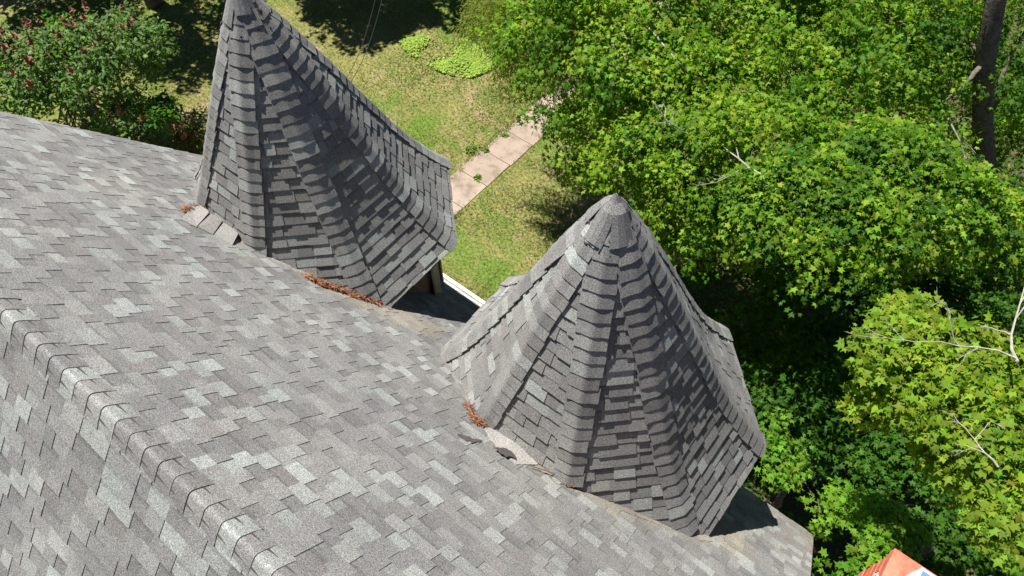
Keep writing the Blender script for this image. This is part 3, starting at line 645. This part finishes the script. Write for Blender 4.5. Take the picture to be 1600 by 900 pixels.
# bright ground cover, grass, litter
def scatter(name, poly, n, size, pal, shape, hmax, kind, up=.8, m=LEAF, dens=None):
    poly = np.array(poly); lo, hi = poly.min(0), poly.max(0); pts = np.empty((0, 2))
    while len(pts) < n:
        q = lo + NP.rand(n * 2, 2) * (hi - lo); ins = np.zeros(len(q), bool); j = len(poly) - 1
        for i in range(len(poly)):
            a, b = poly[i], poly[j]; c = ((a[1] > q[:, 1]) != (b[1] > q[:, 1])) & (q[:, 0] < (b[0] - a[0]) * (q[:, 1] - a[1]) / (b[1] - a[1] + 1e-9) + a[0]); ins ^= c; j = i
        q = q[ins]
        if dens is not None: q = q[NP.rand(len(q)) < dens(q)]
        pts = np.concatenate([pts, q])
    pts = pts[:n]; P = np.c_[pts, ZG + NP.rand(n) * hmax]; pal = np.array(pal)
    cols = pal[NP.choice(len(pal), n)] * NP.uniform(.75, 1.25, (n, 1))
    o = leaves(name, P, unit(n) * (1 - up) + np.array([0, 0, up]), NP.normal(size=(n, 3)), size * NP.uniform(.6, 1.3, n), cols, shape, m)
    tag(o, kind=kind); return o
def blob(q, s, seed):
    r = np.random.RandomState(seed); v = np.zeros(len(q))
    for _ in range(7):
        k = r.normal(size=2) * s; v += np.sin(q @ k + r.rand() * 6.28)
    return 1 / (1 + np.exp(-v * 1.3))
gp = [A3(*p, ZG)[:2] for p in ((626, 66), (660, 58), (700, 66), (750, 56), (785, 70), (790, 96), (770, 108), (735, 124), (700, 118), (660, 100), (636, 84))]
tag(scatter('ground_cover', gp, 11000, .07, [(.28, .40, .06), (.24, .35, .05), (.33, .42, .09)], ROUND, .1, 'stuff', dens=lambda q: blob(q, 2.5, 3)), 'patch of bright yellow-green low leaves on the lawn', 'ground cover')
lawn = [(-26, 4.8), (-3.2, 4.8), (-3.4, 14), (-6.2, 16), (-6.2, 23), (-20, 23), (-26, 14)]
def lawn_d(q):
    on = (q[:, 0] > -10.02 + (q[:, 1]-9)*.015) & (q[:, 0] < -8.9 + (q[:, 1]-9)*.015); return np.where(on, .015, .25 + .75 * blob(q, 1.3, 5))
gr = scatter('grass', lawn, 150000, .085, [(.09, .14, .022), (.12, .15, .03), (.18, .17, .06), (.25, .21, .10), (.065, .12, .016)], NARROW, .04, 'stuff', .4, dens=lawn_d); tag(gr, 'short patchy lawn grass, green and straw coloured', 'grass')
gr2 = scatter('clover', lawn, 15000, .05, [(.09, .15, .02), (.11, .17, .03)], ROUND, .02, 'stuff', .93, dens=lambda q: (blob(q, 1.0, 9) ** 5) * np.where((q[:, 0] > -10.02) & (q[:, 0] < -8.85), 0, 1)); tag(gr2, 'small darker green weeds spread through the lawn', 'weeds')
li = scatter('leaf_litter', [(-8.2, 4.9), (-4.4, 4.9), (-4.6, 6.0), (-8, 6.0)], 1500, .07, [(.22, .12, .08), (.30, .19, .13), (.16, .09, .06)], OVAL, .04, 'stuff', .7); tag(li, 'brown fallen leaves on the ground below the gutter', 'leaf litter')
li = scatter('leaf_litter', [(-4, 6), (5, 6), (5, 22), (-3, 22)], 9000, .09, [(.16, .10, .05), (.24, .17, .09), (.08, .12, .03)], OVAL, .04, 'stuff', .7); tag(li, 'shaded leaf litter on the soil below the maples', 'leaf litter')

ug = scatter('undergrowth', [(-2.6, 6), (5, 6), (8, 32), (-5, 32), (-3.5, 14)], 26000, .12, G_DRK + [(.07, .15, .02)], OVAL, .5, 'stuff', .6); tag(ug, 'low green undergrowth below the maples', 'undergrowth')
for nm, xa in (('left', -10.02), ('right', -8.98)):
    eg = scatter('edge_grass', [(xa - .06, 5.2), (xa + .10, 5.2), (xa + .10 + .25, 23), (xa - .06 + .2, 23)], 2600, .085, [(.10, .13, .025), (.15, .16, .05), (.08, .14, .02)], NARROW, .07, 'stuff', .35, dens=lambda q: .1 + blob(q, 2.2, 4) ** 2); tag(eg, 'grass creeping over the %s edge of the path' % nm, 'grass')
# small plants growing along the path
for i, (px, py, s) in enumerate(((738, 236, .16), (758, 236, .07), (745, 279, .08), (823, 187, .06), (789, 213, .05))):
    root = tag(empty('weed', A3(px, py, ZG)), ['leafy weed beside the path edge, largest of the weeds there', 'tiny weed on the path joint near the large weed', 'low weed on the lawn side of the path nearest the house', 'tiny weed in the farthest lit path joint', 'tiny weed on the left path edge halfway up'][i], 'plant', 'weeds along the path')
    foliage('foliage', crown_clumps([((*A3(px, py, ZG)[:2], ZG + s * .6), (s, s, s * .5), 1)], 7), 12, s * .8, .07, [(.14, .24, .04)], OVAL, LEAF, root)

# ------------------------------------------------------------------ debris on the roof
NEED = [(.26, .10, .045), (.20, .085, .045), (.33, .15, .07), (.13, .07, .045)]
def pile(label, path, n, spread, name='needle_pile', lift=.03, L=(.03, .07)):
    mb = MB(); pts = [on_slope(a, b, lift) for a, b in path]
    for _ in range(n):
        i = rnd.randrange(len(pts) - 1); p = pts[i].lerp(pts[i + 1], rnd.random()) + Vector((rnd.gauss(0, spread), rnd.gauss(0, spread * .6), 0)); p.z = max(p.z, -TP * p.y + .012 / cp) + abs(rnd.gauss(0, .006))
        d = Vector((rnd.gauss(0, 1), rnd.gauss(0, .6), rnd.gauss(0, .3))).normalized(); l = rnd.uniform(*L); s = d.cross(Vector((0, .6, .8))).normalized() * .0035
        mb.add([p - s, p + s, p + s * .6 + d * l, p - s * .6 + d * l, p + Vector((0, .004, .006)), p + d * l + Vector((0, .004, .006))], [(0, 1, 2, 3), (0, 4, 5, 3), (1, 4, 5, 2)], rnd.choice(NEED))
    return tag(mb.build(name, TINT), label, 'debris')
pile('long drift of rusty pine needles along the foot of the far turret', [(478, 436), (500, 446), (530, 456), (556, 466)], 640, .018, lift=.03)
pile('thin tail of brown needles and bits toward the shadowed roof corner', [(550, 462), (575, 472), (592, 478)], 160, .014, lift=.03)
pile('small rusty needle clump at the left foot of the far turret', [(284, 332), (292, 332), (302, 326)], 110, .009, lift=.04)
pile('rusty needle clump at the left foot of the near turret', [(738, 662), (750, 665), (764, 660)], 150, .009, lift=.03)
pile('needles caught upright in the left valley of the near turret', [(727, 634), (733, 646), (737, 656)], 110, .007, lift=.03)
pile('brown needle clump at the end of the twig below the near turret', [(880, 757), (896, 761), (912, 766)], 240, .013, lift=.035)
tw = MB(); tw.tube([on_slope(828, 732, .03), on_slope(852, 742, .045), on_slope(880, 753, .04), on_slope(905, 763, .04)], [.006, .008, .009, .006], 6)
twigs(tw, on_slope(852, 742, .04), (.6, -.3, .4), .14, .004, 1); tag(tw.build('twig', TWIG), 'bare brown twig lying along the foot of the near turret', 'twig')

# ------------------------------------------------------------------ overhead wires
for i, (a, b, lab) in enumerate((((575, -60), (505, 130), 'left of the two thin overhead wires behind the far turret'), ((586, -60), (512, 170), 'right of the two thin overhead wires behind the far turret'))):
    p, q = Vector(A3(a[0] + 25, a[1], -4.0)), Vector(A3(500 + 10 * i, 175, -5.0)); pts = [p.lerp(q, t) + Vector((0, 0, -.5 * math.sin(math.pi * t))) for t in np.linspace(0, 1, 14)]
    mb = MB(); mb.tube(pts, .006, 5); tag(mb.build('overhead_wire', CABLE), lab, 'wire', 'overhead wires')
